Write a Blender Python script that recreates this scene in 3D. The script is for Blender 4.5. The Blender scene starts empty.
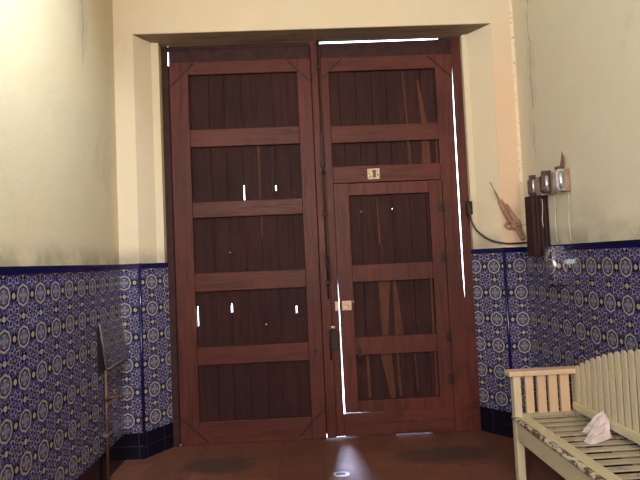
import bpy, bmesh, math, random
from mathutils import Vector, Matrix
random.seed(7)
SC = bpy.context.scene
COL = SC.collection

# ------------------------------------------------------------------ camera
cam_d = bpy.data.cameras.new('camera')
cam = bpy.data.objects.new('camera', cam_d); COL.objects.link(cam)
cam_d.sensor_fit = 'HORIZONTAL'; cam_d.sensor_width = 36.0
cam_d.lens = 485.5 / 640 * 36.0
cam_d.clip_start = 0.05; cam_d.clip_end = 200
YAW, PITCH, ROLL = 0.0272, 0.0418, -0.0439
fwd = Vector((math.sin(YAW)*math.cos(PITCH), math.cos(YAW)*math.cos(PITCH), math.sin(PITCH)))
rt = Vector((math.cos(YAW), -math.sin(YAW), 0)); up = rt.cross(fwd)
R_ = rt*math.cos(ROLL) + up*math.sin(ROLL); U_ = up*math.cos(ROLL) - rt*math.sin(ROLL)
m = Matrix((R_, U_, -fwd)).transposed().to_4x4(); m.translation = Vector((-0.0528, -3.9, 1.4092))
cam.matrix_world = m
SC.camera = cam

# ------------------------------------------------------------------ world, lamps, exposure
W = bpy.data.worlds.new('world'); SC.world = W; W.use_nodes = True
bgn = W.node_tree.nodes['Background']
bgn.inputs[0].default_value = (0.72, 0.80, 1.0, 1); bgn.inputs[1].default_value = 9.0


def area(name, loc, target, sx, sy, power, color):
    d = bpy.data.lights.new(name, 'AREA'); d.shape = 'RECTANGLE'; d.size = sx; d.size_y = sy
    d.energy = power; d.color = color
    o = bpy.data.objects.new(name, d); COL.objects.link(o); o.location = loc
    o.rotation_euler = (Vector(target) - Vector(loc)).to_track_quat('-Z', 'Y').to_euler()
    return o


area('patio_daylight', (0.2, -9.0, 2.5), (0.1, 0, 1.7), 2.6, 3.0, 185, (1.0, 0.93, 0.82))
area('hall_lamp', (0.9, -8.0, 2.3), (0.7, 0, 0.9), 0.4, 0.4, 62, (1.0, 0.52, 0.34))
area('passage_daylight', (-1.43, -4.7, 2.7), (1.6, -3.9, 2.5), 1.6, 1.7, 225, (0.84, 0.95, 1.0))
cf = area('ceiling_fitting', (-0.45, -2.4, 4.4), (-1.47, -1.85, 3.0), 0.4, 0.4, 30, (0.84, 0.93, 1.0))
cf.data.spread = math.radians(70)
sd = area('street_daylight', (0.19, 3.2, 3.0), (0.19, 0, 0.5), 1.5, 3.4, 700, (0.62, 0.68, 1.0))
sd.data.spread = math.radians(70)
SC.view_settings.view_transform = 'Standard'; SC.view_settings.look = 'None'
SC.view_settings.gamma = 1.0; SC.view_settings.use_curve_mapping = False
SC.view_settings.exposure = 0.1


# ------------------------------------------------------------------ node expression helper
class E:
    def __init__(s, t, v): s.t, s.v = t, v
    def _op(s, op, *a):
        n = s.t.nodes.new('ShaderNodeMath'); n.operation = op
        for i, x in enumerate((s,) + a):
            if isinstance(x, E): s.t.links.new(x.v, n.inputs[i])
            else: n.inputs[i].default_value = x
        return E(s.t, n.outputs[0])
    def __add__(s, o): return s._op('ADD', o)
    __radd__ = __add__
    def __sub__(s, o): return s._op('SUBTRACT', o)
    def __rsub__(s, o): return (s*-1.0) + o
    def __mul__(s, o): return s._op('MULTIPLY', o)
    __rmul__ = __mul__
    def __truediv__(s, o): return s._op('DIVIDE', o)
    def abs(s): return s._op('ABSOLUTE')
    def floor(s): return s._op('FLOOR')
    def sqrt(s): return s._op('SQRT')
    def cos(s): return s._op('COSINE')
    def sin(s): return s._op('SINE')
    def atan2(s, o): return s._op('ARCTAN2', o)
    def max(s, o): return s._op('MAXIMUM', o)
    def min(s, o): return s._op('MINIMUM', o)
    def sm(s, a, b, lo=0.0, hi=1.0):           # smooth step from a to b
        n = s.t.nodes.new('ShaderNodeMapRange'); n.interpolation_type = 'SMOOTHSTEP'
        s.t.links.new(s.v, n.inputs[0])
        for i, x in zip((1, 2, 3, 4), (a, b, lo, hi)): n.inputs[i].default_value = x
        return E(s.t, n.outputs[0])
    def line(s, c, w):                           # 1 near value c, falling off over w
        return (s - c).abs().sm(w, w*0.4)


class Mat:
    def __init__(s, name, rough=0.6, spec=0.5, metal=0.0):
        s.m = bpy.data.materials.new(name); s.m.use_nodes = True; s.t = s.m.node_tree
        s.b = s.t.nodes['Principled BSDF']
        s.b.inputs['Roughness'].default_value = rough
        s.b.inputs['Metallic'].default_value = metal
        s.b.inputs['Specular IOR Level'].default_value = spec
    def coord(s, kind='Object'):
        n = s.t.nodes.new('ShaderNodeTexCoord'); return n.outputs[kind]
    def xyz(s, vec):
        n = s.t.nodes.new('ShaderNodeSeparateXYZ'); s.t.links.new(vec, n.inputs[0])
        return [E(s.t, o) for o in n.outputs]
    def scale(s, vec, sc, off=(0, 0, 0)):
        n = s.t.nodes.new('ShaderNodeMapping'); s.t.links.new(vec, n.inputs[0])
        n.inputs['Scale'].default_value = sc; n.inputs['Location'].default_value = off
        return n.outputs[0]
    def noise(s, vec, scale, detail=4.0, rough=0.55, dist=0.0):
        n = s.t.nodes.new('ShaderNodeTexNoise'); s.t.links.new(vec, n.inputs['Vector'])
        n.inputs['Scale'].default_value = scale; n.inputs['Detail'].default_value = detail
        n.inputs['Roughness'].default_value = rough; n.inputs['Distortion'].default_value = dist
        return E(s.t, n.outputs[0])
    def col(s, c):
        n = s.t.nodes.new('ShaderNodeRGB'); n.outputs[0].default_value = (*c, 1); return n.outputs[0]
    def mix(s, f, a, b):
        n = s.t.nodes.new('ShaderNodeMix'); n.data_type = 'RGBA'
        if isinstance(f, E): s.t.links.new(f.v, n.inputs[0])
        else: n.inputs[0].default_value = f
        for x, i in ((a, 6), (b, 7)):
            if isinstance(x, tuple): n.inputs[i].default_value = (*x, 1)
            else: s.t.links.new(x, n.inputs[i])
        return n.outputs[2]
    def out(s, c): s.t.links.new(c, s.b.inputs['Base Color']); return s
    def rough(s, e): s.t.links.new(e.v, s.b.inputs['Roughness']); return s
    def bump(s, h, strength=0.3, dist=0.01):
        n = s.t.nodes.new('ShaderNodeBump'); s.t.links.new(h.v, n.inputs['Height'])
        n.inputs['Strength'].default_value = strength; n.inputs['Distance'].default_value = dist
        s.t.links.new(n.outputs[0], s.b.inputs['Normal']); return s


def plain(name, c, rough=0.6, metal=0.0, spec=0.5, var=0.25, sc=14):
    M = Mat(name, rough, spec, metal); v = M.coord()
    n = M.noise(v, sc)
    d = tuple(x*(1-var) for x in c); l = tuple(min(1, x*(1+var)) for x in c)
    M.out(M.mix(n.sm(0.3, 0.7), d, l)); return M.m


def plaster(name, base, dark, warm, seed=0.0, crack=None, patch=None):
    M = Mat(name, 0.85, 0.25); v0 = M.coord(); v = M.scale(v0, (1, 1, 1), (seed, seed*2, seed*3))
    x, y, z = M.xyz(v0)
    big = M.noise(v, 1.1, 5, 0.6, 0.6); mid = M.noise(v, 4.5, 6, 0.62, 0.4); fine = M.noise(v, 40, 3)
    st = M.noise(M.scale(v, (1.0, 1.0, 0.75)), 1.7, 6, 0.62, 0.9)
    c = M.mix(big.sm(0.35, 0.7), base, warm)
    c = M.mix(mid.sm(0.48, 0.75)*0.30, c, tuple(min(1, k*1.12) for k in base))
    c = M.mix(st.sm(0.54, 0.76)*0.50, c, dark)
    grime = z.sm(1.60, 1.46)*mid.sm(0.25, 0.62)           # old grime line just over the tile edge
    c = M.mix(grime*0.7, c, tuple(k*0.62 for k in dark))
    if patch:                                              # warm light on the right pier, painted in as a pinker strip
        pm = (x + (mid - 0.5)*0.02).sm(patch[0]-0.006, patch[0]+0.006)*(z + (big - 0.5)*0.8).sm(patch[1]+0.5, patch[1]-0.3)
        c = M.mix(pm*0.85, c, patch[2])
    if patch:
        eg = (x - patch[3]).line(0.0, 0.022)*fine.sm(0.35, 0.5)
        c = M.mix(eg*0.7, c, (0.80, 0.70, 0.52)); ch = (x - patch[3]).line(0.0, 0.020)*M.noise(v0, 30, 3).sm(0.62, 0.68)
        c = M.mix(ch*0.8, c, (0.20, 0.15, 0.11))
    if crack:
        along, z0, z1, c0 = crack
        p = {'x': x, 'y': y}[along]
        wob = (M.noise(M.scale(v0, (0.01, 0.01, 1)), 2.2, 6, 0.7) - 0.5)*0.22
        k = (p - c0 - wob).line(0.0, 0.006)*z.sm(z0, z0+0.1)*z.sm(z1, z1-0.1)*mid.sm(0.30, 0.5)
        halo = (p - c0 - wob).line(0.0, 0.09)*z.sm(z0-0.2, z0+0.3)*mid.sm(0.4, 0.65)
        c = M.mix(halo*0.30, c, tuple(q*0.75 for q in dark))
        c = M.mix(k*0.7, c, (0.16, 0.14, 0.11))
    M.out(c); M.bump(mid*0.6 + fine*0.25 + st*0.5, 0.35, 0.012)
    return M.m


def wood_paint(name, c, c2, axis, rough=0.42, gs=1.0, pale=None, spec=0.2):
    M = Mat(name, rough, spec); v = M.coord()
    s = [9.0, 9.0, 9.0]; s['xyz'.index(axis)] = 0.7
    g = M.noise(M.scale(v, tuple(k*gs for k in s)), 3.0, 6, 0.6, 0.3)
    b = M.noise(v, 1.3, 4, 0.6); f = M.noise(M.scale(v, tuple(k*gs*3 for k in s)), 4.0, 4)
    k = M.mix(b.sm(0.35, 0.68), c, c2)
    k = M.mix(g.sm(0.42, 0.72)*0.65, k, tuple(q*0.40 for q in c))
    w = M.noise(v, 2.6, 5, 0.65, 0.8); k = M.mix(w.sm(0.55, 0.75)*0.5, k, tuple(q*0.38 for q in c))
    k = M.mix(f.sm(0.60, 0.80)*0.35, k, pale or tuple(min(1, q*1.9) for q in c2))
    M.out(k); M.rough(f.sm(0.2, 0.8, rough-0.1, rough+0.18)); M.bump(g + f*0.5, 0.25, 0.006)
    return M.m


def tile_pattern(name, cobalt, cream, white, rust, dull=0.0):
    """blue and cream wall tile: ringed medallion in the middle, flowers at the corners, buds at mid edges; UV in tiles"""
    M = Mat(name, 0.12, 0.5); uv = M.coord('UV'); u, v, _ = M.xyz(uv)
    fu = u - (u + 0.5).floor(); fv = v - (v + 0.5).floor()          # -.5 .. .5 about the medallion
    au, av = fu.abs(), fv.abs()
    AS = 0.83
    def polar(a, b): return (a*a*(AS*AS) + b*b).sqrt(), b.atan2(a*AS)
    r, th = polar(fu, fv)
    cu, cv = 0.5 - au, 0.5 - av
    rf, tf = polar(cu, cv)                                           # from the corner flower
    rb1, _t = polar(0.5 - au, av); rb2, _t = polar(au, 0.5 - av)     # from the two buds
    rb = rb1.min(rb2)
    rng = r/((th*8.0).cos()*0.035 + 1.0)
    ring = rng.line(0.242, 0.037)
    ring2 = rng.line(0.198, 0.018)
    inner = ((th*4.0).cos()*0.045 + 0.105 - r).line(0.0, 0.026)
    cross = (au.min(av)).sm(0.024, 0.012)*r.sm(0.17, 0.15)
    spot = r.line(0.150, 0.02)*((th*12.0).cos()).sm(0.1, 0.5)
    lobes = (tf*8.0).cos()
    petal = (rf - (lobes*0.036 + 0.238)).line(0.0, 0.030)
    petal2 = (rf - (lobes*-0.034 + 0.135)).line(0.0, 0.026)
    pdot = rf.line(0.195, 0.022)*(lobes*-1.0).sm(0.5, 0.8)
    core = rf.sm(0.055, 0.038)
    vein = (rf - 0.31).line(0.0, 0.016)*((tf*16.0).cos()).sm(-0.2, 0.3)
    bud = rb.sm(0.082, 0.062); stem = (rb - 0.118).line(0.0, 0.020)*((_t*4.0).cos()).sm(0.3, 0.7)
    budbg = rb.sm(0.150, 0.125)
    sc = M.noise(uv, 9.0, 3, 0.6, 1.2).line(0.5, 0.035)
    outside = rng.sm(0.27, 0.29)*rf.sm(0.26, 0.29)*(1.0 - budbg)
    inside = rng.sm(0.21, 0.19)
    mot = M.noise(uv, 3.0, 3)
    c = M.mix(mot.sm(0.3, 0.7), cobalt, tuple(k*1.5 for k in cobalt))
    mid = tuple(0.45*a + 0.55*b for a, b in zip(cobalt, white))
    c = M.mix(inside*0.16, c, white)
    c = M.mix(sc*outside*0.6, c, white)
    c = M.mix(budbg, c, tuple(k*0.45 for k in cobalt))
    c = M.mix(vein*0.6, c, white); c = M.mix(petal*0.95, c, white)
    c = M.mix(petal2*0.85, c, white); c = M.mix(pdot*0.5, c, rust); c = M.mix(core, c, rust)
    c = M.mix(stem*0.8, c, white); c = M.mix(bud, c, cream)
    c = M.mix(ring, c, cream); c = M.mix(ring2*0.8, c, tuple(k*0.8 for k in cobalt))
    c = M.mix(inner*0.85, c, white); c = M.mix(spot*0.8, c, white); c = M.mix(cross*0.8, c, white)
    jn = au.max(av).sm(0.486, 0.494)
    c = M.mix(jn*0.45, c, (0.24, 0.22, 0.20))
    if dull:
        c = M.mix(dull, c, (0.085, 0.075, 0.06))
    M.out(c); M.bump((1.0 - jn)*1.0 + M.noise(uv, 2.2, 2)*0.35, 0.35, 0.004)
    return M.m


def glazed(name, c, tile=None):
    M = Mat(name, 0.14, 0.5); uv = M.coord('UV'); u, v, _ = M.xyz(uv)
    n = M.noise(uv, 4.0, 3)
    k = M.mix(n.sm(0.3, 0.7), c, tuple(q*1.6 for q in c))
    if tile:
        fu = u - (u + 0.5).floor(); fv = v - (v + 0.5).floor()
        j = fu.abs().max(fv.abs()).sm(0.475, 0.49)
        k = M.mix(j*0.5, k, (0.035, 0.035, 0.045)); M.bump(1.0 - j, 0.3, 0.003)
    M.out(k); return M.m


def floor_mat():
    M = Mat('terracotta_floor', 0.5, 0.4); v = M.coord(); x, y, z = M.xyz(v)
    u, w = x/0.305, y/0.305
    fu = u - u.floor(); fw = w - w.floor()
    edge = fu.min(1.0 - fu).min(fw.min(1.0 - fw))
    j = edge.sm(0.022, 0.008)
    big = M.noise(v, 1.6, 5, 0.6, 0.5); med = M.noise(v, 6, 6, 0.65); fine = M.noise(v, 45, 3)
    cell = M.t.nodes.new('ShaderNodeTexWhiteNoise'); cb = M.t.nodes.new('ShaderNodeCombineXYZ')
    M.t.links.new(u.floor().v, cb.inputs[0]); M.t.links.new(w.floor().v, cb.inputs[1]); M.t.links.new(cb.outputs[0], cell.inputs['Vector'])
    cv = E(M.t, cell.outputs['Value'])
    c = M.mix(cv, (0.125, 0.046, 0.032), (0.160, 0.061, 0.041))
    c = M.mix(med.sm(0.5, 0.8)*0.4, c, (0.19, 0.085, 0.055))
    def blot(px, py, rx, ry):
        d = (((x - px)/rx)*((x - px)/rx) + ((y - py)/ry)*((y - py)/ry)).sqrt() + (med - 0.5)*0.9
        return d.sm(1.15, 0.55)
    st = blot(-0.74, -0.40, 0.30, 0.16).max(blot(0.85, -0.42, 0.42, 0.16)).max(big.sm(0.60, 0.72)*0.6)
    c = M.mix(st*0.75, c, (0.045, 0.035, 0.03))
    c = M.mix(j*0.6, c, (0.07, 0.045, 0.035))
    M.out(c); M.rough(med.sm(0.2, 0.8, 0.38, 0.62)); M.bump((1.0 - j) + fine*0.12 + med*0.3, 0.3, 0.006)
    return M.m


# ------------------------------------------------------------------ mesh helpers
def box(bm, x0, x1, y0, y1, z0, z1, mi=0):
    vs = [bm.verts.new((x, y, z)) for x in (x0, x1) for y in (y0, y1) for z in (z0, z1)]
    for f in ((0, 1, 3, 2), (4, 6, 7, 5), (0, 4, 5, 1), (2, 3, 7, 6), (0, 2, 6, 4), (1, 5, 7, 3)):
        bm.faces.new([vs[i] for i in f]).material_index = mi


def prism(bm, poly, lo, hi, axis='y', mi=0):
    """polygon of 2-D points extruded along axis: y -> points are (x,z); z -> (x,y); x -> (y,z)"""
    def P(a, b, t): return {'y': (a, t, b), 'z': (a, b, t), 'x': (t, a, b)}[axis]
    A = [bm.verts.new(P(a, b, lo)) for a, b in poly]; B = [bm.verts.new(P(a, b, hi)) for a, b in poly]
    n = len(poly)
    fs = [bm.faces.new(A), bm.faces.new(B[::-1])]
    fs += [bm.faces.new((A[i], B[i], B[(i+1) % n], A[(i+1) % n])) for i in range(n)]
    for f in fs: f.material_index = mi


def tube(bm, pts, rad, seg=8, mi=0, cap=True):
    pts = [Vector(p) for p in pts]; rings = []
    rad = rad if isinstance(rad, (list, tuple)) else [rad]*len(pts)
    ref = Vector((0.3, 0.2, 1)).normalized()
    for i, p in enumerate(pts):
        d = (pts[min(i+1, len(pts)-1)] - pts[max(i-1, 0)]).normalized()
        a = d.cross(ref)
        if a.length < 1e-3: a = d.cross(Vector((1, 0, 0)))
        a.normalize(); b = d.cross(a)
        rings.append([bm.verts.new(p + (a*math.cos(2*math.pi*k/seg) + b*math.sin(2*math.pi*k/seg))*rad[i]) for k in range(seg)])
    for r0, r1 in zip(rings, rings[1:]):
        for k in range(seg):
            f = bm.faces.new((r0[k], r0[(k+1) % seg], r1[(k+1) % seg], r1[k])); f.smooth = True; f.material_index = mi
    if cap:
        bm.faces.new(rings[0][::-1]).material_index = mi; bm.faces.new(rings[-1]).material_index = mi


def smooth_path(pts, n=6):
    pts = [Vector(p) for p in pts]; out = []
    for i in range(len(pts)-1):
        p0, p1, p2, p3 = pts[max(i-1, 0)], pts[i], pts[i+1], pts[min(i+2, len(pts)-1)]
        for k in range(n):
            t = k/n
            out.append(0.5*((2*p1) + (p2-p0)*t + (2*p0-5*p1+4*p2-p3)*t*t + (3*p1-p0-3*p2+p3)*t**3))
    out.append(pts[-1]); return out


def obj(name, bm, mats, parent=None, bevel=0.0, seg=2):
    bmesh.ops.recalc_face_normals(bm, faces=bm.faces)
    me = bpy.data.meshes.new(name); bm.to_mesh(me); bm.free()
    for mt in (mats if isinstance(mats, (list, tuple)) else [mats]): me.materials.append(mt)
    o = bpy.data.objects.new(name, me); COL.objects.link(o)
    if parent is not None: o.parent = parent
    if bevel:
        b = o.modifiers.new('bevel', 'BEVEL'); b.width = bevel; b.segments = seg; b.limit_method = 'ANGLE'
    return o


def tag(o, label=None, cat=None, kind=None, group=None):
    for k, v in (('label', label), ('category', cat), ('kind', kind), ('group', group)):
        if v: o[k] = v
    return o


def empty(name, loc=(0, 0, 0)):
    o = bpy.data.objects.new(name, None); o.location = loc; o.empty_display_size = 0.1; COL.objects.link(o); return o


def NB(): return bmesh.new()


# ------------------------------------------------------------------ materials
CREAM = (0.66, 0.57, 0.40); GREYD = (0.42, 0.37, 0.27); WARM = (0.70, 0.58, 0.39)
M_plL = plaster('plaster_left', (0.60, 0.53, 0.37), (0.40, 0.36, 0.25), (0.63, 0.54, 0.36), 3.1, ('y', 2.72, 3.6, -0.72))
M_plR = plaster('plaster_right', (0.66, 0.61, 0.47), (0.42, 0.40, 0.32), (0.68, 0.60, 0.45), 7.7, ('y', 2.05, 3.7, -0.43))
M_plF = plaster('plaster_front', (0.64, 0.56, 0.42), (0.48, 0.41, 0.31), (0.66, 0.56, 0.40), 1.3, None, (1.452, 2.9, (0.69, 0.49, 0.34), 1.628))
M_ceil = plaster('plaster_ceiling', (0.6, 0.55, 0.45), GREYD, (0.6, 0.52, 0.4), 5.0)
M_floor = floor_mat()
M_tile = tile_pattern('talavera_tile', (0.010, 0.0105, 0.090), (0.36, 0.32, 0.22), (0.27, 0.265, 0.285), (0.24, 0.12, 0.08))
M_strip = glazed('cobalt_border_tile', (0.004, 0.004, 0.045))
M_base = glazed('navy_skirting_tile', (0.002, 0.0025, 0.008), tile=True)
RED, RED2 = (0.078, 0.022, 0.019), (0.112, 0.029, 0.023)
M_wv = wood_paint('door_wood_upright', RED, RED2, 'z')
M_wh = wood_paint('door_wood_cross', RED, RED2, 'x')
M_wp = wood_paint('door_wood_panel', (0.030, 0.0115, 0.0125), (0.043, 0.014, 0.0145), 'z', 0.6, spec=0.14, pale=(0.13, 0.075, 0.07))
M_bare = wood_paint('bare_wood_strip', (0.075, 0.027, 0.017), (0.105, 0.036, 0.021), 'z', 0.6)
M_iron = plain('old_iron', (0.030, 0.017, 0.017), 0.55, 0.3, 0.3)
M_dark = plain('dark_frame_wood', (0.040, 0.017, 0.018), 0.6, 0.0, 0.15)
M_street = plain('pale_paving', (0.5, 0.48, 0.44), 0.9)

# ------------------------------------------------------------------ room shell
XL, XR, YP, T, S = -1.47, 1.6355, -0.2033, 1.4445, 0.1918
YB, HC = -9.4, 4.6
KR = 0.0106                                            # the right wall opens very slightly towards the patio


def struct(name, bm, mats, label, cat, **k): return tag(obj(name, bm, mats, **k), label, cat, 'structure')


b = NB(); box(b, -2.2, 2.4, YB-0.2, 0.10, -0.15, 0.0)
struct('floor', b, M_floor, 'worn reddish terracotta tiled floor of the entrance hall', 'floor')
b = NB(); box(b, -4, 4, 0.10, 6.0, -0.25, -0.03)
struct('pavement', b, M_street, 'pale paving outside behind the wooden doors', 'pavement')
b = NB(); box(b, -2.2, 2.4, YB-0.2, 0.12, HC, HC+0.2)
struct('ceiling', b, M_ceil, 'plain plastered ceiling above the entrance hall', 'ceiling')
b = NB(); box(b, XL-0.25, XL, YB, 0.11, 0, HC)
struct('wall_left', b, M_plL, 'stained cream plaster wall on the left with dark tiled lower part', 'wall')
b = NB(); prism(b, [(XR, 0.11), (XR+0.3, 0.11), (XR+0.4, YB), (XR - KR*YB, YB)], 0, HC, 'z')
struct('wall_right', b, M_plR, 'pale greenish cream plaster wall on the right above the bench', 'wall')
b = NB(); box(b, -2.0, 2.2, YB-0.2, YB, 0, HC)
struct('wall_back', b, M_ceil, 'plaster wall at the patio end of the hall', 'wall')
xl, xr, H, HL, xL1, xR1 = -1.1703, 1.2776, 3.1916, 3.2082, -1.3225, 1.4576
b = NB()
prism(b, [(XL-0.2, YP), (xL1, YP), (xl, 0.0), (xl, 0.11), (XL-0.2, 0.11)], 0, HC, 'z')
prism(b, [(XR+0.2, YP), (XR+0.2, 0.11), (xr, 0.11), (xr, 0.0), (xR1, YP)], 0, HC, 'z')
prism(b, [(YP, HL), (YP, HC), (0.11, HC), (0.11, 3.5), (0.0, 3.45), (0.0, H)], xL1, xR1, 'x')
prism(b, [(-1.2265, -0.075), (xl, -0.066), (xl, 0.02), (-1.24, 0.02)], T, 3.3, 'z')
prism(b, [(1.322, -0.05), (1.335, 0.02), (xr, 0.02), (xr, -0.044)], T, 3.3, 'z')
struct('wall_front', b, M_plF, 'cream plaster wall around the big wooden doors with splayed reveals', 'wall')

# weathered boards lining the underside of the opening, butted near the middle
M_lint = wood_paint('weathered_lintel', (0.235, 0.165, 0.125), (0.29, 0.21, 0.155), 'x', 0.7, spec=0.15, pale=(0.36, 0.27, 0.2))
for n, (a0, a1, c0, c1, lab) in enumerate(((xL1, 0.068, xl, 0.083, 'brown weathered board under the opening over the left door leaf'), (0.072, xR1, 0.087, xr, 'brown weathered board under the opening over the right door leaf'))):
    b = NB()
    lo = [b.verts.new(p) for p in ((a0, YP+0.002, HL-0.005), (a1, YP+0.002, HL-0.005), (c1, 0.0, H), (c0, 0.0, H))]
    hi = [b.verts.new((v.co.x, v.co.y, HL+0.01)) for v in lo]
    b.faces.new(lo); b.faces.new(hi[::-1])
    for k in range(4): b.faces.new((lo[k], hi[k], hi[(k+1) % 4], lo[(k+1) % 4]))
    struct('lintel', b, M_lint, lab, 'lintel')

LU, LV = 0.155, 0.204


def offset_path(pts, d):
    """pts: plan polyline walked with the room on its right hand; the same line moved d into the room"""
    out = []
    for i, p in enumerate(pts):
        ns = []
        for a, c in ((i-1, i), (i, i+1)):
            if 0 <= a and c < len(pts):
                t = (Vector(pts[c]) - Vector(pts[a])).normalized(); ns.append(Vector((t.y, -t.x)))
        if len(ns) == 1: out.append(Vector(p) + ns[0]*d)
        else:
            n = (ns[0] + ns[1]).normalized(); out.append(Vector(p) + n*(d/max(0.3, n.dot(ns[0]))))
    return out


def slab(bm, uvl, P0, P1, Q0, Q1, z0, z1, fu, fv, mi=0):
    lo = [bm.verts.new((p[0], p[1], z0)) for p in (P0, P1, Q1, Q0)]; hi = [bm.verts.new((p[0], p[1], z1)) for p in (P0, P1, Q1, Q0)]
    L = (Vector(Q1) - Vector(Q0)).length; ul = [0, L, L, 0]
    fs = [bm.faces.new(lo[::-1]), bm.faces.new(hi)]
    for i in range(4): fs.append(bm.faces.new((lo[i], lo[(i+1) % 4], hi[(i+1) % 4], hi[i])))
    for f in fs:
        f.material_index = mi
        for lp in f.loops:
            k = (lo + hi).index(lp.vert) % 4
            lp[uvl].uv = (fu(ul[k]), fv(lp.vert.co.z))


def dado(idx, side, P0, P1, Q, R, S_, phase, lab):
    """Q, R, S_: room-side lines of the tile field, the border strip and the skirting, each (start, end)"""
    ft = lambda u: (u - phase)/LU; fv = lambda z: (z - 1.3025)/LV
    b = NB(); uv = b.loops.layers.uv.new('UVMap')
    slab(b, uv, P0, P1, Q[0], Q[1], S-0.02, T-0.04, ft, fv, 0)
    slab(b, uv, P0, P1, R[0], R[1], T-0.04, T, ft, lambda z: z/0.1, 1)
    struct('trim_%d' % idx, b, [M_tile, M_strip], lab, 'wall tiles')
    b = NB(); uv = b.loops.layers.uv.new('UVMap')
    slab(b, uv, P0, P1, S_[0], S_[1], 0.0, S, lambda u: (u - phase)/LU, lambda z: z/(S/2) + 0.5)
    struct('baseboard_' + side, b, M_base, lab.replace('blue and cream patterned tiles', 'navy glazed skirting tiles'), 'baseboard')


PL = [(XL, YB), (XL, YP), (xL1, YP), (xl, 0.0)]
# walking from the patio to the door along the left wall the room is on the right hand
Q_ = offset_path(PL, 0.006); R2 = offset_path(PL, 0.010); S2 = offset_path(PL, 0.010)
sides = ['left', 'left_pier', 'left_reveal']
labs = ['blue and cream patterned tiles on the left wall below the dark border', 'blue and cream patterned tiles on the narrow pier left of the doors',
        'blue and cream patterned tiles on the splayed reveal left of the doors']
ph = [(-1.30 - YB), 0.1475 - 0.12, 0.103]
for i in range(3):
    dado(i+1, sides[i], PL[i], PL[i+1], (Q_[i], Q_[i+1]), (R2[i], R2[i+1]), (S2[i], S2[i+1]), ph[i], labs[i])
PR = [(xr, 0.0), (xR1, YP), (XR, YP), (XR - KR*(YB-YP), YB)]
Q_ = offset_path(PR, 0.006); R2 = offset_path(PR, 0.010); S2 = offset_path(PR, 0.010)
sides = ['right_reveal', 'right_pier', 'right']
labs = ['blue and cream patterned tiles on the splayed reveal right of the doors', 'blue and cream patterned tiles on the narrow pier right of the doors',
        'blue and cream patterned tiles on the right wall behind the bench']
ph = [0.2715 - 0.087, 0.115, (YP + 1.03)]
for i in range(3):
    dado(i+4, sides[i], PR[i], PR[i+1], (Q_[i], Q_[i+1]), (R2[i], R2[i+1]), (S2[i], S2[i+1]), ph[i], labs[i])
for n, (cx, lab) in enumerate(((xL1, 'cobalt blue corner bead tile left of the doors'), (xR1, 'cobalt blue corner bead tile right of the doors'))):
    b = NB(); tube(b, [(cx, YP+0.002, 0.0), (cx, YP+0.002, T+0.002)], 0.0125, 12)
    struct('trim_%d' % (7+n), b, M_strip, lab, 'tile trim')

# door frame posts (inner edge slanted back so daylight shows past the leaf edge)
b = NB()
prism(b, [(xl, 0.0), (-1.116, 0.0), (-1.165, 0.10), (xl, 0.10)], 0, H+0.02, 'z')
fr = NB()
prism(fr, [(1.200, 0.0), (xr, 0.0), (xr, 0.10), (1.25, 0.10)], 0, H+0.02, 'z')
fo = struct('door_frame', b, M_dark, 'dark narrow upright frame post at the left edge of the doors', 'door frame', bevel=0.002)
fo2 = struct('door_frame', fr, M_wv, 'red brown upright frame post at the right edge of the doors', 'door frame', bevel=0.002)


# ------------------------------------------------------------------ the doors
def holes_board(bm, x0, x1, z0, z1, y0, y1, holes, mi=0):
    """a board with see-through gaps: split into blocks around each (hx0,hx1,hz0,hz1)"""
    hs = [h for h in holes if h[1] > x0 and h[0] < x1 and h[3] > z0 and h[2] < z1]
    if not hs: box(bm, x0, x1, y0, y1, z0, z1, mi); return
    zs = sorted({z0, z1} | {min(max(q, z0), z1) for h in hs for q in h[2:]})
    for za, zb in zip(zs, zs[1:]):
        xs = x0
        for h in sorted(h for h in hs if h[2] <= za + 1e-6 and h[3] >= zb - 1e-6):
            if h[0] > xs + 1e-4: box(bm, xs, h[0], y0, y1, za, zb, mi)
            xs = max(xs, h[1])
        if xs < x1 - 1e-4: box(bm, xs, x1, y0, y1, za, zb, mi)


def plank_panel(parent, x0, x1, z0, z1, edges, holes=(), strips=()):
    b = NB(); e = [x0-0.012] + list(edges) + [x1+0.012]
    rr = random.Random(int((x0+z0)*1000))
    for a, c in zip(e, e[1:]):
        dy = rr.uniform(0, 0.005)
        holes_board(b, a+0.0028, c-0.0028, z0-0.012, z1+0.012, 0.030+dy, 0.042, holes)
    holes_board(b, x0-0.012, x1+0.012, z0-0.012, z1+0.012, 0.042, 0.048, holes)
    for (xa, xb, wa, wb, za, zb) in strips:            # (x at bottom, x at top, widths, z range)
        prism(b, [(xa-wa/2, za), (xa+wa/2, za), (xb+wb/2, zb), (xb-wb/2, zb)], 0.0275, 0.034, 'y', 1)
    return obj('plank_panel', b, [M_wp, M_bare], parent, 0 if holes else 0.0015, 1)


def part(name, parent, mat, build, bevel=0.004, **lab):
    b = NB(); build(b); o = obj(name, b, mat, parent, bevel)
    return tag(o, **lab) if lab else o


TH = 0.05
d1 = empty('door_1', (-0.53, 0, 0)); inv1 = Vector((0.53, 0, 0))
tag(d1, 'left leaf of the tall dark red wooden double doors, five plank panels', 'door', 'structure')
d2 = empty('door_2', (0.65, 0, 0))
tag(d2, 'right leaf of the tall dark red wooden double doors, with a smaller wicket door in it', 'door', 'structure')


def fix(o, root):                                       # geometry is written in room coordinates
    o.matrix_parent_inverse = Matrix.Translation(-root.location); return o


def P(root, *a, **k): return fix(part(*([a[0], root] + list(a[1:])), **k), root)


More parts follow.
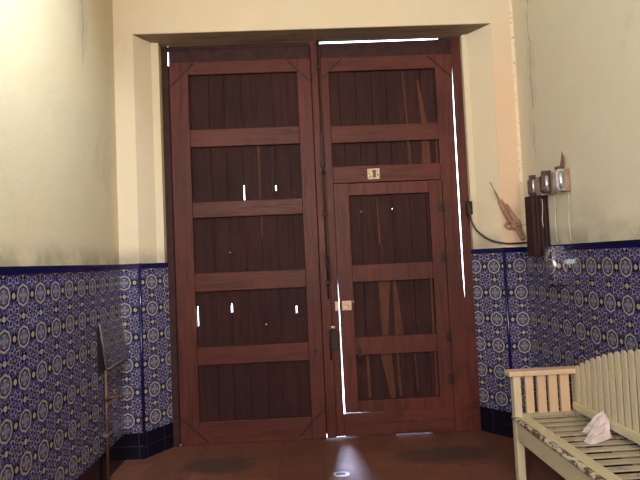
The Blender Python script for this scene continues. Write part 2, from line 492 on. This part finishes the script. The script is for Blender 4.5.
# left leaf
P(d1, 'stile', M_wv, lambda b: prism(b, [(-1.106, 0.0), (-0.957, 0.0), (-0.957, 3.06), (-1.1105, 3.06)], 0, 0.03))
P(d1, 'stile', M_wv, lambda b: box(b, -0.075, 0.038, 0, TH, 0.0, 3.06))
P(d1, 'back_ledge', M_dark, lambda b: box(b, -1.150, -1.09, 0.031, TH, 0.003, 3.05))
P(d1, 'top_board', M_dark, lambda b: (box(b, -1.111, 0.038, 0.004, TH, 3.058, 3.165), box(b, -1.111, 0.038, 0.004, TH, 3.165, H+0.01), box(b, -1.15, -1.10, 0.02, TH, 3.165, H+0.01)))
LZ = [(2.957, 2.505), (2.363, 1.917), (1.790, 1.346), (1.200, 0.760), (0.620, 0.175)]
for za, zb in [(2.957, 3.061), (2.363, 2.505), (1.79, 1.917), (1.2, 1.346), (0.62, 0.76), (0.0, 0.175)]:
    P(d1, 'rail', M_wh, lambda b: box(b, -0.957, -0.075, 0.002, TH, za, zb))
EL = [-0.798, -0.673, -0.543, -0.412, -0.286, -0.158]
holes1 = [(-0.548, -0.539, 1.925, 2.045), (-0.290, -0.281, 1.992, 2.035), (-0.952, -0.944, 0.925, 1.085), (-0.684, -0.670, 1.025, 1.080),
          (-0.163, -0.152, 0.995, 1.050), (-0.680, -0.675, 1.07, 1.095), (-0.678, -0.673, 1.503, 1.508), (-0.408, -0.403, 0.912, 0.917)]
for k, (z1, z0) in enumerate(LZ):
    st = []
    if k == 1: st = [(-0.412, -0.415, 0.014, 0.022, 1.92, 2.36)]
    if k == 2: st = [(-0.412, -0.412, 0.004, 0.014, 1.6, 1.79)]
    jit = [e + random.uniform(-0.006, 0.006)*(k not in (1, 3)) for e in EL]
    o = plank_panel(d1, -0.957, -0.075, z0, z1, jit, holes1, st); fix(o, d1)


def strap(root, x, z, sx, sz, r=0.15):
    """flat iron strap laid diagonally over a leaf corner"""
    w = 0.009
    P(root, 'corner_strap', M_iron, lambda b: prism(b, [(x, z + sz*(r-w)), (x, z + sz*(r+w)), (x + sx*(r+w), z), (x + sx*(r-w), z)], -0.0035, 0.004), bevel=0.001)


strap(d1, -1.095, 3.05, 1, -1, 0.18); strap(d1, 0.028, 3.05, -1, -1, 0.18)
strap(d1, -1.095, 0.02, 1, 1, 0.20); strap(d1, 0.028, 0.03, -1, 1, 0.20)
P(d1, 'bolt_head', M_iron, lambda b: (tube(b, [(-0.02, 0.002, 0.69), (-0.02, -0.008, 0.69)], 0.016, 12), tube(b, [(-0.02, -0.007, 0.69), (-0.02, -0.012, 0.69)], 0.008, 10)), bevel=0.001)

# right leaf
P(d2, 'meeting_stile', M_wv, lambda b: (box(b, 0.042, 0.118, -0.022, TH, 0.010, H-0.010), box(b, 0.0, 0.118, TH-0.004, TH+0.02, 0.02, H+0.03)), bevel=0.004)
P(d2, 'stile', M_wv, lambda b: prism(b, [(0.118, 0.010), (0.1815, 0.010), (0.1815, 3.06), (0.118, 3.06)], 0, TH))
P(d2, 'stile', M_wv, lambda b: prism(b, [(1.066, 0.0), (1.203, 0.0), (1.203, 1.02), (1.1975, 1.16), (1.1945, 1.3), (1.1925, 2.0), (1.195, 2.6), (1.201, 2.90), (1.203, 3.06), (1.060, 3.06), (1.060, 2.022), (1.0695, 2.0), (1.0685, 1.1), (1.066, 0.9)], 0, 0.022))
P(d2, 'top_board', M_dark, lambda b: prism(b, [(0.118, 3.058), (1.203, 3.058), (1.203, H+0.005), (1.10, H+0.004), (1.09, H-0.005), (0.118, H-0.010)], 0.004, TH))
for za, zb in [(2.946, 3.061), (2.354, 2.493), (2.026, 2.160)]:
    P(d2, 'rail', M_wh, lambda b: box(b, 0.1815, 1.060, 0.002, TH, za, zb))


def low_rail(b):
    prism(b, [(0.1815, 0.008), (0.27, 0.005), (0.31, 0.0), (0.58, 0.0), (0.60, 0.006), (0.87, 0.006), (0.90, 0.0), (1.066, 0.0), (1.066, 0.183), (0.1815, 0.183)], 0.002, TH)


P(d2, 'rail', M_wh, low_rail)
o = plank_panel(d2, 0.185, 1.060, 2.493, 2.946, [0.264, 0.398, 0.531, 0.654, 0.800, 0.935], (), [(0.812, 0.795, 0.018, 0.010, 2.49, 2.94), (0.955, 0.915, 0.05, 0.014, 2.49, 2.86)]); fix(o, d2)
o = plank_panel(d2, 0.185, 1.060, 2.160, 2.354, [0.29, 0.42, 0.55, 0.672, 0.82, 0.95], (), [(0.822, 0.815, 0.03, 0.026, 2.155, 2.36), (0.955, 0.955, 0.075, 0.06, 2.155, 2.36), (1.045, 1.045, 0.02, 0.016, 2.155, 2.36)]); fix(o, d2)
strap(d2, 0.13, 3.05, 1, -1, 0.16); strap(d2, 1.185, 3.05, -1, -1, 0.18)


def plaque(b):
    box(b, 0.462, 0.560, -0.003, 0.004, 2.047, 2.133)
    prism(b, [(0.502, 2.062), (0.532, 2.062), (0.528, 2.098), (0.536, 2.116), (0.524, 2.124), (0.512, 2.124), (0.498, 2.112), (0.507, 2.096)], -0.0045, -0.002, 'y', 1)
    for (x, z, w, h) in ((0.476, 2.118, 0.013, 0.004), (0.482, 2.070, 0.010, 0.012), (0.546, 2.078, 0.009, 0.016), (0.474, 2.090, 0.006, 0.010), (0.545, 2.118, 0.012, 0.004)):
        box(b, x-w/2, x+w/2, -0.0045, -0.002, z-h/2, z+h/2, 1)


M_plq = plain('worn_cream_enamel', (0.56, 0.44, 0.31), 0.5, var=0.35, sc=60)
M_plm = plain('brown_figure', (0.12, 0.06, 0.05), 0.6)
P(d2, 'plaque', [M_plq, M_plm], plaque, bevel=0.001, label='small worn cream plaque with a brown figure')

# tall bolt on the meeting stile
rod = P(d2, 'bolt_rod', M_iron, lambda b: (tube(b, [(0.100, -0.034, 1.10), (0.100, -0.034, 3.175)], 0.0075, 10), tube(b, [(0.100, -0.034, 3.165), (0.100, -0.034, 3.186)], [0.014, 0.018], 10)), bevel=0)


def bolt_sub(name, build, mat=M_iron, bevel=0.002):
    b = NB(); build(b); return obj(name, b, mat, rod, bevel)


for z in (2.97, 2.18, 1.78, 1.23):
    bolt_sub('bolt_guide', lambda b: (box(b, 0.080, 0.117, -0.030, -0.018, z-0.022, z+0.022), box(b, 0.086, 0.114, -0.046, -0.024, z-0.012, z+0.012)))
bolt_sub('bolt_casing', lambda b: box(b, 0.089, 0.111, -0.043, -0.022, 2.15, 2.42))
bolt_sub('bolt_knob', lambda b: tube(b, [(0.100, -0.030, 2.115), (0.100, -0.048, 2.11), (0.100, -0.062, 2.10), (0.100, -0.066, 2.095)], [0.012, 0.016, 0.014, 0.005], 12))
bolt_sub('bolt_handle', lambda b: (box(b, 0.082, 0.116, -0.040, -0.02, 1.36, 1.47), tube(b, smooth_path([(0.100, -0.04, 1.44), (0.102, -0.075, 1.42), (0.106, -0.082, 1.36), (0.112, -0.072, 1.30), (0.116, -0.066, 1.255)]), 0.009, 8)))
bolt_sub('bolt_latch', lambda b: (box(b, 0.088, 0.160, -0.028, -0.016, 0.70, 0.86), tube(b, [(0.10, -0.034, 0.62), (0.10, -0.034, 0.84)], 0.008, 8), tube(b, [(0.095, -0.034, 0.84), (0.125, -0.036, 0.865)], 0.008, 8)))
P(d2, 'keeper_plate', M_plq, lambda b: (box(b, 0.112, 0.140, -0.026, -0.018, 0.868, 0.884), box(b, 0.130, 0.136, -0.026, -0.018, 0.84, 0.87)), bevel=0.001)

# wicket door inside the right leaf; the lock side hangs slightly proud so a wedge of daylight shows
wk = NB()
prism(wk, [(0.1945, 0.1915), (0.302, 0.190), (0.302, 2.022), (0.1818, 2.022), (0.1818, 1.34), (0.1865, 1.1), (0.1905, 0.7)], -0.001, 0.045)    # lock stile
prism(wk, [(0.956, 0.186), (1.063, 0.186), (1.063, 2.022), (0.956, 2.022)], -0.001, 0.030)
box(wk, 0.15, 1.10, 0.051, 0.057, 1.95, 2.06); box(wk, 1.03, 1.10, 0.032, 0.052, 0.15, 2.06)
for za, zb in ((1.922, 2.0195), (1.222, 1.358), (0.640, 0.781)): box(wk, 0.302, 0.956, 0.001, 0.045, za, zb)
prism(wk, [(0.302, 0.190), (0.64, 0.184), (0.956, 0.184), (0.956, 0.28), (0.302, 0.28)], 0.001, 0.045)
wicket = fix(obj('wicket_door', wk, M_wv, d2, 0.004), d2)
tag(wicket, 'smaller red wooden wicket door standing a crack open')


def WP(o): o.parent = wicket; return o


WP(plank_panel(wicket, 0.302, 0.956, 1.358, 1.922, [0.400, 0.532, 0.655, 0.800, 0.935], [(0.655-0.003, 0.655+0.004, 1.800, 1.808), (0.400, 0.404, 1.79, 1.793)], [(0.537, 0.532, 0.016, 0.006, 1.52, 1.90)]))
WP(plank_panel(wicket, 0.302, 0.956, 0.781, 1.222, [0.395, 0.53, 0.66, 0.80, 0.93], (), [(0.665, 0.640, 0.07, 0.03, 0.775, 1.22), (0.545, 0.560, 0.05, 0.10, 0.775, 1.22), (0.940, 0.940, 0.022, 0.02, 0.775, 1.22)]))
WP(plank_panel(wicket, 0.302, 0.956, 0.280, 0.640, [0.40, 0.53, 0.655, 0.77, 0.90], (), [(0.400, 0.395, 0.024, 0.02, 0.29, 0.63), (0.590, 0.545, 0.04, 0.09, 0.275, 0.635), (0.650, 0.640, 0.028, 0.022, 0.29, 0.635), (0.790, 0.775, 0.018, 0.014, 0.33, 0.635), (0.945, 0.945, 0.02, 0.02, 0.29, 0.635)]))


def WS(name, mat, build, bevel=0.002, label=None):
    b = NB(); build(b); o = WP(obj(name, b, mat, wicket, bevel)); return tag(o, label) if label else o


M_brass = plain('tarnished_brass', (0.46, 0.31, 0.22), 0.38, 0.35, var=0.2, sc=50)


def lock(b):
    box(b, 0.206, 0.281, -0.022, 0.0, 1.003, 1.078)
    tube(b, [(0.252, -0.020, 1.042), (0.252, -0.030, 1.042)], 0.014, 14); tube(b, [(0.252, -0.029, 1.042), (0.252, -0.031, 1.042)], 0.006, 10, 1)
    tube(b, [(0.279, -0.012, 1.066), (0.300, -0.012, 1.066)], 0.004, 8); tube(b, [(0.297, -0.012, 1.066), (0.303, -0.012, 1.068)], [0.010, 0.010], 10)


WS('lock_case', [M_brass, M_iron], lock, 0.002, 'tarnished brass rim lock')
WS('pull_ring', M_iron, lambda b: (box(b, 0.316, 0.345, -0.012, 0.0, 0.63, 0.70), tube(b, [(0.33, -0.02 - 0.008*math.sin(t), 0.60 - 0.0 + 0.03*math.cos(t)) for t in [0.3]] + [(0.33 + 0.022*math.sin(2*math.pi*k/14), -0.020, 0.600 + 0.030*math.cos(2*math.pi*k/14)) for k in range(1, 15)], 0.005, 8)))
for z in (1.80, 1.40, 0.75, 0.42):
    WS('hinge', M_iron, lambda b: (tube(b, [(1.066, -0.004, z-0.045), (1.066, -0.004, z+0.045)], 0.008, 10), box(b, 1.030, 1.066, -0.004, 0.001, z-0.04, z+0.04)))

P(d1, 'keeper_plate', M_plq, lambda b: box(b, 0.010, 0.020, -0.004, 0.0, 0.40, 0.42), bevel=0.001) if False else None
b = NB(); box(b, 0.150, 0.182, -0.012, 0.0, 1.000, 1.076)
fix(obj('lock_keeper', b, M_brass, d2, 0.002), d2)['label'] = 'tarnished brass lock keeper'

# ------------------------------------------------------------------ hatch and water pipe on the left wall
hf = NB(); uvh = hf.loops.layers.uv.new('UVMap')
hv = [(-1.460, -0.600, 1.050), (-1.460, -0.212, 1.044), (-1.418, -0.212, 0.752), (-1.428, -0.570, 0.738)]
back = [(x - 0.012, y, z + 0.001) for x, y, z in hv]
A = [hf.verts.new(p) for p in hv]; B = [hf.verts.new(p) for p in back]
fs = [hf.faces.new(A), hf.faces.new(B[::-1])] + [hf.faces.new((A[i], B[i], B[(i+1) % 4], A[(i+1) % 4])) for i in range(4)]
for f in fs:
    for lp in f.loops: lp[uvh].uv = ((lp.vert.co.y + 1.30)/LU, (lp.vert.co.z - 1.3025)/LV)
hatch = empty('wall_hatch', (XL+0.01, -0.40, 1.05)); tag(hatch, 'tile-faced hatch flap hanging ajar on the left wall above the water pipe', 'hatch')
M_hatch = tile_pattern('grimy_tile', (0.018, 0.022, 0.12), (0.30, 0.26, 0.18), (0.30, 0.30, 0.30), (0.2, 0.12, 0.08), 0.45)
o = obj('flap', hf, M_hatch, hatch, 0.0015); o.matrix_parent_inverse = Matrix.Translation(-hatch.location)
M_edge = plain('grey_metal_edge', (0.16, 0.14, 0.12), 0.5, 0.3)
b = NB()
tube(b, [hv[0], hv[3]], 0.005, 6); tube(b, [hv[3], hv[2]], 0.005, 6); tube(b, [hv[2], hv[1]], 0.005, 6)
o = obj('flap_edging', b, M_edge, hatch); o.matrix_parent_inverse = Matrix.Translation(-hatch.location)
b = NB(); box(b, XL+0.005, XL+0.0095, -0.640, -0.225, 0.715, 1.035)  # black sheet on the solid wall, painting the shade behind the flap
o = obj('gap_shade_sheet', b, plain('painted_gap_shade', (0.012, 0.010, 0.010), 0.9), hatch); o.matrix_parent_inverse = Matrix.Translation(-hatch.location)

M_pipe = plain('rusty_copper_pipe', (0.10, 0.045, 0.028), 0.5, 0.3, var=0.3)
wp = empty('water_pipe', (-1.435, -0.59, 0.0)); tag(wp, 'thin rusty upright water pipe with a tap below the tiled hatch', 'pipe')
def WPp(name, mat, build):
    b = NB(); build(b); o = obj(name, b, mat, wp); o.matrix_parent_inverse = Matrix.Translation(-wp.location); return o
WPp('pipe', M_pipe, lambda b: tube(b, [(-1.437, -0.575, 0.0), (-1.437, -0.575, 0.735)], 0.0105, 10))
WPp('pipe_elbow', M_pipe, lambda b: (tube(b, [(-1.437, -0.575, 0.53), (-1.437, -0.575, 0.575)], 0.016, 10), tube(b, [(-1.437, -0.575, 0.552), (-1.395, -0.56, 0.552), (-1.352, -0.54, 0.552)], 0.010, 10)))
WPp('tap_handle', M_pipe, lambda b: (tube(b, [(-1.392, -0.555, 0.552), (-1.392, -0.555, 0.598)], 0.008, 8), tube(b, [(-1.413, -0.56, 0.597), (-1.37, -0.55, 0.597)], 0.007, 8)))
WPp('tap_nozzle', M_pipe, lambda b: tube(b, [(-1.360, -0.545, 0.552), (-1.34, -0.54, 0.55)], 0.015, 10))
WPp('wall_clip', M_edge, lambda b: box(b, -1.462, -1.425, -0.590, -0.560, 0.30, 0.318))

# ------------------------------------------------------------------ electrics on the right wall
M_porc = plain('grey_porcelain', (0.42, 0.40, 0.40), 0.22, 0.0, var=0.15)
M_metal = plain('dull_silver_metal', (0.50, 0.50, 0.53), 0.25, 0.85, var=0.15)
M_tan = plain('tan_fuse_base', (0.30, 0.19, 0.13), 0.6)
M_dkcap = plain('dark_fuse_cap', (0.08, 0.05, 0.05), 0.4)
M_wire = plain('grey_wire', (0.55, 0.50, 0.42), 0.6)
M_brown = wood_paint('dark_brown_casing', (0.030, 0.013, 0.013), (0.04, 0.016, 0.016), 'z', 0.5)


def fuse(y, z, hgt, dep, label, light=False, wx=0.0, wy=0.0):
    r = empty('fuse_holder', (1.634, y, z)); tag(r, label, 'fuse holder', None, 'fuse holders in a row on the right wall')
    def q(name, mat, build, bev=0.002):
        b = NB(); build(b); return obj(name, b, mat, r, bev)
    h = hgt/2
    q('base', M_tan, lambda b: box(b, -0.028, 0.004, -0.028, 0.028, -h*0.78, h*0.80))
    q('body', M_porc if light else M_dkcap, lambda b: prism(b, [(-0.026, -h*0.70), (-dep*0.8, -h*0.70), (-dep, -h*0.45), (-dep, h*0.55), (-dep*0.8, h*0.8), (-0.026, h*0.8)], -0.022, 0.022), 0.004)
    q('cover', M_metal, lambda b: tube(b, [(-dep*0.62, -0.018, -h*0.62), (-dep*0.62, -0.020, -h*0.5), (-dep*0.62, -0.020, h*0.5), (-dep*0.62, -0.018, h*0.62)], [0.010, 0.017, 0.017, 0.010], 14), 0)
    q('cap', M_dkcap, lambda b: box(b, -dep*0.85, -0.020, -0.018, 0.018, h*0.80, h), 0.003)
    q('wire', M_wire, lambda b: tube(b, smooth_path([(-0.014, -0.025, -h*0.85), (-0.010 + wx, -0.026 + wy, -h-0.02), (-0.010 + wx, -0.028 + wy, -h-0.08), (-0.014 + wx, -0.022 + wy, -h-0.16), (-0.008 + wx, -0.018 + wy, (1.46 if not wy else 1.57) - z)]), 0.003, 6), 0)
    return r


fuse(-0.452, 1.868, 0.175, 0.070, 'lowest fuse holder, above the ribbed brown casing by the doors', False, -0.035, -0.108)
fuse(-0.668, 1.858, 0.180, 0.088, 'middle fuse holder of the three on the right wall')
fuse(-0.838, 1.852, 0.185, 0.080, 'pale silvery fuse holder with a dry leaf stuck above it', True)
b = NB()
pts = [(-0.002, 0.010, -0.02), (0.0, 0.004, 0.03), (0.004, -0.003, 0.07), (0.002, 0.0, 0.105)]
for i in range(1):
    prof = [(0.0, -0.03), (0.014, -0.01), (0.017, 0.03), (0.010, 0.07), (0.0, 0.11), (-0.010, 0.06), (-0.012, 0.02), (-0.008, -0.01)]
    A = [b.verts.new((x + 0.010*math.sin(z*25), -0.004 + 0.006*math.cos(z*30), z)) for x, z in prof]
    B = [b.verts.new((v.co.x, v.co.y + 0.004, v.co.z)) for v in A]
    b.faces.new(A); b.faces.new(B[::-1])
    for k in range(8): b.faces.new((A[k], B[k], B[(k+1) % 8], A[(k+1) % 8]))
o = obj('dry_leaf', b, plain('dry_leaf_brown', (0.13, 0.055, 0.035), 0.6, sc=40)); o.location = (1.600, -0.845, 1.930)
tag(o, 'small dry brown leaf poking up above the pale fuse holder', 'leaf')

# ribbed casing
wc = empty('wiring_casing', (1.58, -0.53, 1.36)); tag(wc, 'tall dark brown ribbed wiring casing on the wall below the fuse holders', 'casing')
b = NB(); box(b, 1.518, 1.640, -0.568, -0.47, 1.372, 1.795)
o = obj('body', b, M_brown, wc, 0.004); o.matrix_parent_inverse = Matrix.Translation(-wc.location)
for x in (1.528, 1.556, 1.584, 1.612):
    b = NB(); box(b, x-0.009, x+0.011, -0.580, -0.566, 1.376, 1.789)
    o = obj('rib', b, M_brown, wc, 0.003); o.matrix_parent_inverse = Matrix.Translation(-wc.location)
# tile clad conduit box with rounded edges
b = NB(); uv = b.loops.layers.uv.new('UVMap')
prof = [(1.645, -0.63)] + [(1.572 + 0.026*math.cos(math.radians(a)), -0.656 + 0.026*math.sin(math.radians(a)) ) for a in range(90, 181, 15)]
prof += [(1.572 + 0.026*math.cos(math.radians(a)), -0.734 + 0.026*math.sin(math.radians(a))) for a in range(180, 271, 15)] + [(1.645, -0.76)]
zz = [1.182, 1.30, 1.434]; rings = [[b.verts.new((x, y, z)) for x, y in prof] for z in zz]
for r0, r1 in zip(rings, rings[1:]):
    for k in range(len(prof)-1):
        f = b.faces.new((r0[k], r0[k+1], r1[k+1], r1[k])); f.smooth = True
b.faces.new(rings[0]); b.faces.new(rings[-1][::-1])
for f in b.faces:
    for lp in f.loops: lp[uv].uv = ((-lp.vert.co.y - 1.03 + lp.vert.co.x)/LU, (lp.vert.co.z - 1.3025)/LV)
M_ctile = M_tile.copy(); M_ctile.name = 'shiny_talavera_tile'
pb = M_ctile.node_tree.nodes['Principled BSDF']; pb.inputs['Coat Weight'].default_value = 1.0; pb.inputs['Coat IOR'].default_value = 2.2; pb.inputs['Coat Roughness'].default_value = 0.08
o = obj('conduit_box', b, M_ctile); tag(o, 'shiny tile-clad rounded conduit box under the middle fuse holder', 'box')

M_cable = plain('black_cable', (0.03, 0.022, 0.02), 0.5)
b = NB()
tube(b, smooth_path([(1.255, -0.062, 1.797), (1.257, -0.066, 1.737), (1.268, -0.070, 1.662), (1.296, -0.086, 1.594), (1.337, -0.120, 1.543), (1.384, -0.164, 1.504), (1.432, -0.206, 1.485), (1.48, -0.216, 1.475), (1.55, -0.216, 1.474), (1.60, -0.226, 1.475), (1.618, -0.30, 1.476), (1.618, -0.44, 1.474)]), 0.0075, 8)
cb = obj('cable', b, M_cable); tag(cb, 'black cable sagging from the door frame to the brown casing', 'cable')
b = NB(); box(b, 1.242, 1.284, -0.062, -0.030, 1.725, 1.830)
o = obj('cable_clamp', b, M_iron, cb, 0.003)

# dried palm
M_palm = wood_paint('dried_palm', (0.34, 0.185, 0.125), (0.42, 0.24, 0.165), 'z', 0.7)
pf = empty('dried_palm_frond', (1.53, -0.23, 1.5)); tag(pf, 'dried knotted palm frond leaning on the plaster pier right of the doors', 'palm frond')
def PF(name, build):
    b = NB(); build(b); o = obj(name, b, M_palm, pf); o.matrix_parent_inverse = Matrix.Translation(-pf.location); return o
Y0 = -0.222
PF('stalk', lambda b: tube(b, smooth_path([(1.375, Y0+0.005, 1.953), (1.402, Y0, 1.89), (1.438, Y0, 1.808), (1.471, Y0-0.004, 1.741), (1.512, Y0-0.008, 1.67), (1.553, Y0-0.006, 1.599), (1.606, Y0, 1.500)]), [0.004]*7 + [0.007]*6 + [0.015]*12 + [0.012]*12, 8))
PF('leaf_blade', lambda b: tube(b, smooth_path([(1.436, Y0, 1.815), (1.458, Y0-0.01, 1.755), (1.492, Y0-0.016, 1.675), (1.54, Y0-0.014, 1.60), (1.592, Y0, 1.505)]), [0.006]*5 + [0.020]*14 + [0.010]*6, 8))
PF('leaf_blade', lambda b: tube(b, smooth_path([(1.452, Y0, 1.815), (1.488, Y0-0.006, 1.758), (1.523, Y0-0.012, 1.695), (1.575, Y0-0.012, 1.613), (1.618, Y0, 1.512)]), [0.006]*5 + [0.017]*14 + [0.009]*6, 8))
PF('knot', lambda b: (tube(b, smooth_path([(1.463, Y0-0.02, 1.605), (1.482, Y0-0.022, 1.635), (1.51, Y0-0.024, 1.645), (1.545, Y0-0.024, 1.632), (1.572, Y0-0.02, 1.648)]), 0.011, 8), tube(b, smooth_path([(1.468, Y0-0.02, 1.61), (1.49, Y0-0.024, 1.588), (1.525, Y0-0.026, 1.60), (1.56, Y0-0.024, 1.615), (1.568, Y0-0.02, 1.648)]), 0.007, 8)))
PF('leaf_blade', lambda b: tube(b, smooth_path([(1.55, Y0-0.02, 1.625), (1.575, Y0-0.016, 1.585), (1.590, Y0-0.01, 1.53)]), [0.006]*4 + [0.004]*9, 6))

# ------------------------------------------------------------------ bench
def bench_paint(name, c, c2, axis, wear=0.25):
    M = Mat(name, 0.55, 0.35); v = M.coord()
    s = [7.0, 7.0, 7.0]; s['xyz'.index(axis)] = 0.8
    g = M.noise(M.scale(v, tuple(s)), 3.0, 5, 0.6); b_ = M.noise(v, 3.0, 4); w = M.noise(v, 22, 6, 0.7, 0.6)
    k = M.mix(b_.sm(0.3, 0.7), c, c2); k = M.mix(g.sm(0.5, 0.75)*0.35, k, tuple(q*0.62 for q in c))
    k = M.mix(w.sm(0.66 - wear*0.35, 0.74 - wear*0.35)*min(1, wear*2.2), k, (0.10, 0.065, 0.045))
    M.out(k); M.bump(g*0.4 + w*0.4, 0.3, 0.004); return M.m


BC, BC2 = (0.54, 0.47, 0.31), (0.60, 0.51, 0.35)
M_bz = bench_paint('bench_paint_upright', BC, BC2, 'z', 0.10)
M_by = bench_paint('bench_paint_long', BC, BC2, 'y', 0.14)
M_bx = bench_paint('bench_paint_seat', (0.34, 0.29, 0.21), (0.42, 0.36, 0.26), 'x', 0.27)
M_chip = bench_paint('bench_chipped_edge', (0.56, 0.50, 0.37), (0.66, 0.60, 0.46), 'y', 0.55)
M_arm = bench_paint('bench_arm_warm_light', (0.58, 0.41, 0.265), (0.62, 0.45, 0.30), 'z', 0.10)  # bench cream with warm light from the hall painted in as peach
bench = empty('bench', (1.40, -0.90, 0)); bench.rotation_euler = (0, 0, math.radians(0.9))
tag(bench, 'cream painted slatted wooden bench with a chipped seat edge against the right wall', 'bench')
BX, LEN = 1.165, 1.95                                  # front edge x, length towards the patio
def BP(name, mat, build, bevel=0.004, label=None):
    b = NB(); build(b); o = obj(name, b, mat, bench, bevel); o.matrix_parent_inverse = Matrix.Translation(-Vector((1.40, -0.90, 0)))
    return tag(o, label) if label else o
yA, yZ = -0.895, -0.895 - LEN
for yy in (yA, yZ):
    s = -1
    BP('leg', M_bz, lambda b: box(b, BX+0.008, BX+0.055, yy-0.025, yy+0.022, 0.0, 0.647))
    BP('leg', M_bz, lambda b: box(b, 1.560, 1.605, yy-0.025, yy+0.022, 0.0, 0.647))
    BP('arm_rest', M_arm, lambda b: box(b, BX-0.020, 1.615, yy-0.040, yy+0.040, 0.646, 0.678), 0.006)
    for x0, x1 in ((1.2525, 1.303), (1.328, 1.381), (1.400, 1.453), (1.472, 1.528)):
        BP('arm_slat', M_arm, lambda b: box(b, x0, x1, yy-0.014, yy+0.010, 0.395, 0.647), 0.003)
    BP('arm_lower_rail', M_bx, lambda b: box(b, BX+0.05, 1.562, yy-0.020, yy+0.016, 0.394, 0.416))
    BP('side_rail', M_by, lambda b: box(b, BX+0.05, 1.565, yy-0.015, yy+0.015, 0.27, 0.372))
BP('seat_edge', M_by, lambda b: box(b, BX+0.034, BX+0.098, yZ-0.04, yA+0.022, 0.374, 0.400), 0.003)
BP('seat_nosing', M_chip, lambda b: box(b, BX, BX+0.036, yZ-0.04, yA+0.022, 0.372, 0.3995), 0.011, 'badly chipped front lip of the seat')
BP('apron', M_by, lambda b: box(b, BX+0.012, BX+0.036, yZ, yA-0.02, 0.262, 0.374))
BP('seat_back_rail', M_by, lambda b: box(b, 1.545, 1.585, yZ, yA+0.01, 0.30, 0.374))
n = int(LEN/0.0755)
for i in range(n):
    y1 = yA + 0.012 - i*0.0755
    BP('seat_slat', M_bx, lambda b: box(b, BX+0.098, 1.600, y1-0.043, y1, 0.386, 0.394), 0.002)
BP('back_rail', M_by, lambda b: box(b, 1.535, 1.557, yZ, yA-0.022, 0.428, 0.476))
def arch(y):                                            # top line of the back, highest at mid length
    t = (y - (yA + yZ)/2)/(LEN/2); return 0.934 - 0.262*t*t
pitch = 0.0555
for i in range(int(LEN/pitch)):
    y1 = yA - 0.035 - i*pitch; w = 0.041; zt = arch(y1 - w/2)
    prof = [(y1, 0.432), (y1-w, 0.432)] + [(y1-w/2 - w/2*math.cos(math.pi*q/8), zt - 0.022 + 0.022*math.sin(math.pi*q/8)) for q in range(9)]
    BP('back_slat', M_bz, lambda b: prism(b, prof, 1.557, 1.567, 'x'), 0.002)
BP('back_upper_rail', M_by, lambda b: [prism(b, [(ya, arch(ya)-0.14), (ya-LEN/20, arch(ya-LEN/20)-0.14), (ya-LEN/20, arch(ya-LEN/20)-0.09), (ya, arch(ya)-0.09)], 1.567, 1.590, 'x') for ya in [yA - LEN*k/20 for k in range(20)]], 0)

# crumpled paper on the seat
rr = random.Random(5); b = NB()
# a sheet folded up into a pointed, creased wad with a loose corner towards the seat edge
vs = []
N, Mr = 14, 7
for r_ in range(Mr+1):
    f = r_/Mr
    for k in range(N):
        a = 2*math.pi*k/N
        rad = (0.070*(1 - f)**0.75 + 0.004)*(1 + rr.uniform(-0.20, 0.20) + (0.22 if k % 3 == 0 else -0.08))
        x = rad*math.cos(a)*0.85 + 0.030*f; y = rad*math.sin(a) - 0.018*f; z = 0.125*f**0.9 + rr.uniform(-0.008, 0.008)*(r_ > 0)
        if r_ == 0: z = rr.uniform(0.0, 0.006)
        if r_ <= 2 and 8 <= k <= 10: x -= 0.022*(3 - r_); y -= 0.016*(3 - r_)
        vs.append(b.verts.new((x, y, max(z, 0.0))))
for r_ in range(Mr):
    for k in range(N):
        q = [vs[r_*N + k], vs[r_*N + (k+1) % N], vs[(r_+1)*N + (k+1) % N], vs[(r_+1)*N + k]]
        b.faces.new((q[0], q[1], q[2])); b.faces.new((q[0], q[2], q[3]))
b.faces.new(vs[-N:]); b.faces.new(vs[:N][::-1])
paper = obj('crumpled_paper', b, plain('white_paper', (0.64, 0.55, 0.56), 0.7, var=0.08)); paper.location = (1.482, -1.25, 0.3945)
tag(paper, 'crumpled whitish paper wad lying on the bench seat by its backrest', 'paper')

# ------------------------------------------------------------------ floor plate
fp = empty('floor_bolt_plate', (0.105, -0.655, 0.0)); tag(fp, 'small metal floor plate with a dark slot in front of the doors', 'floor plate')
b = NB()
pr = [(0.058*math.cos(t), 0.040*math.sin(t)) for t in [2*math.pi*k/20 for k in range(20)]]
prism(b, pr, 0.0, 0.004, 'z'); obj('plate', b, plain('worn_steel', (0.30, 0.27, 0.26), 0.4, 0.7), fp, 0.001)
b = NB(); box(b, -0.030, 0.030, -0.014, 0.014, 0.0035, 0.006); obj('slot', b, M_cable, fp, 0.002)
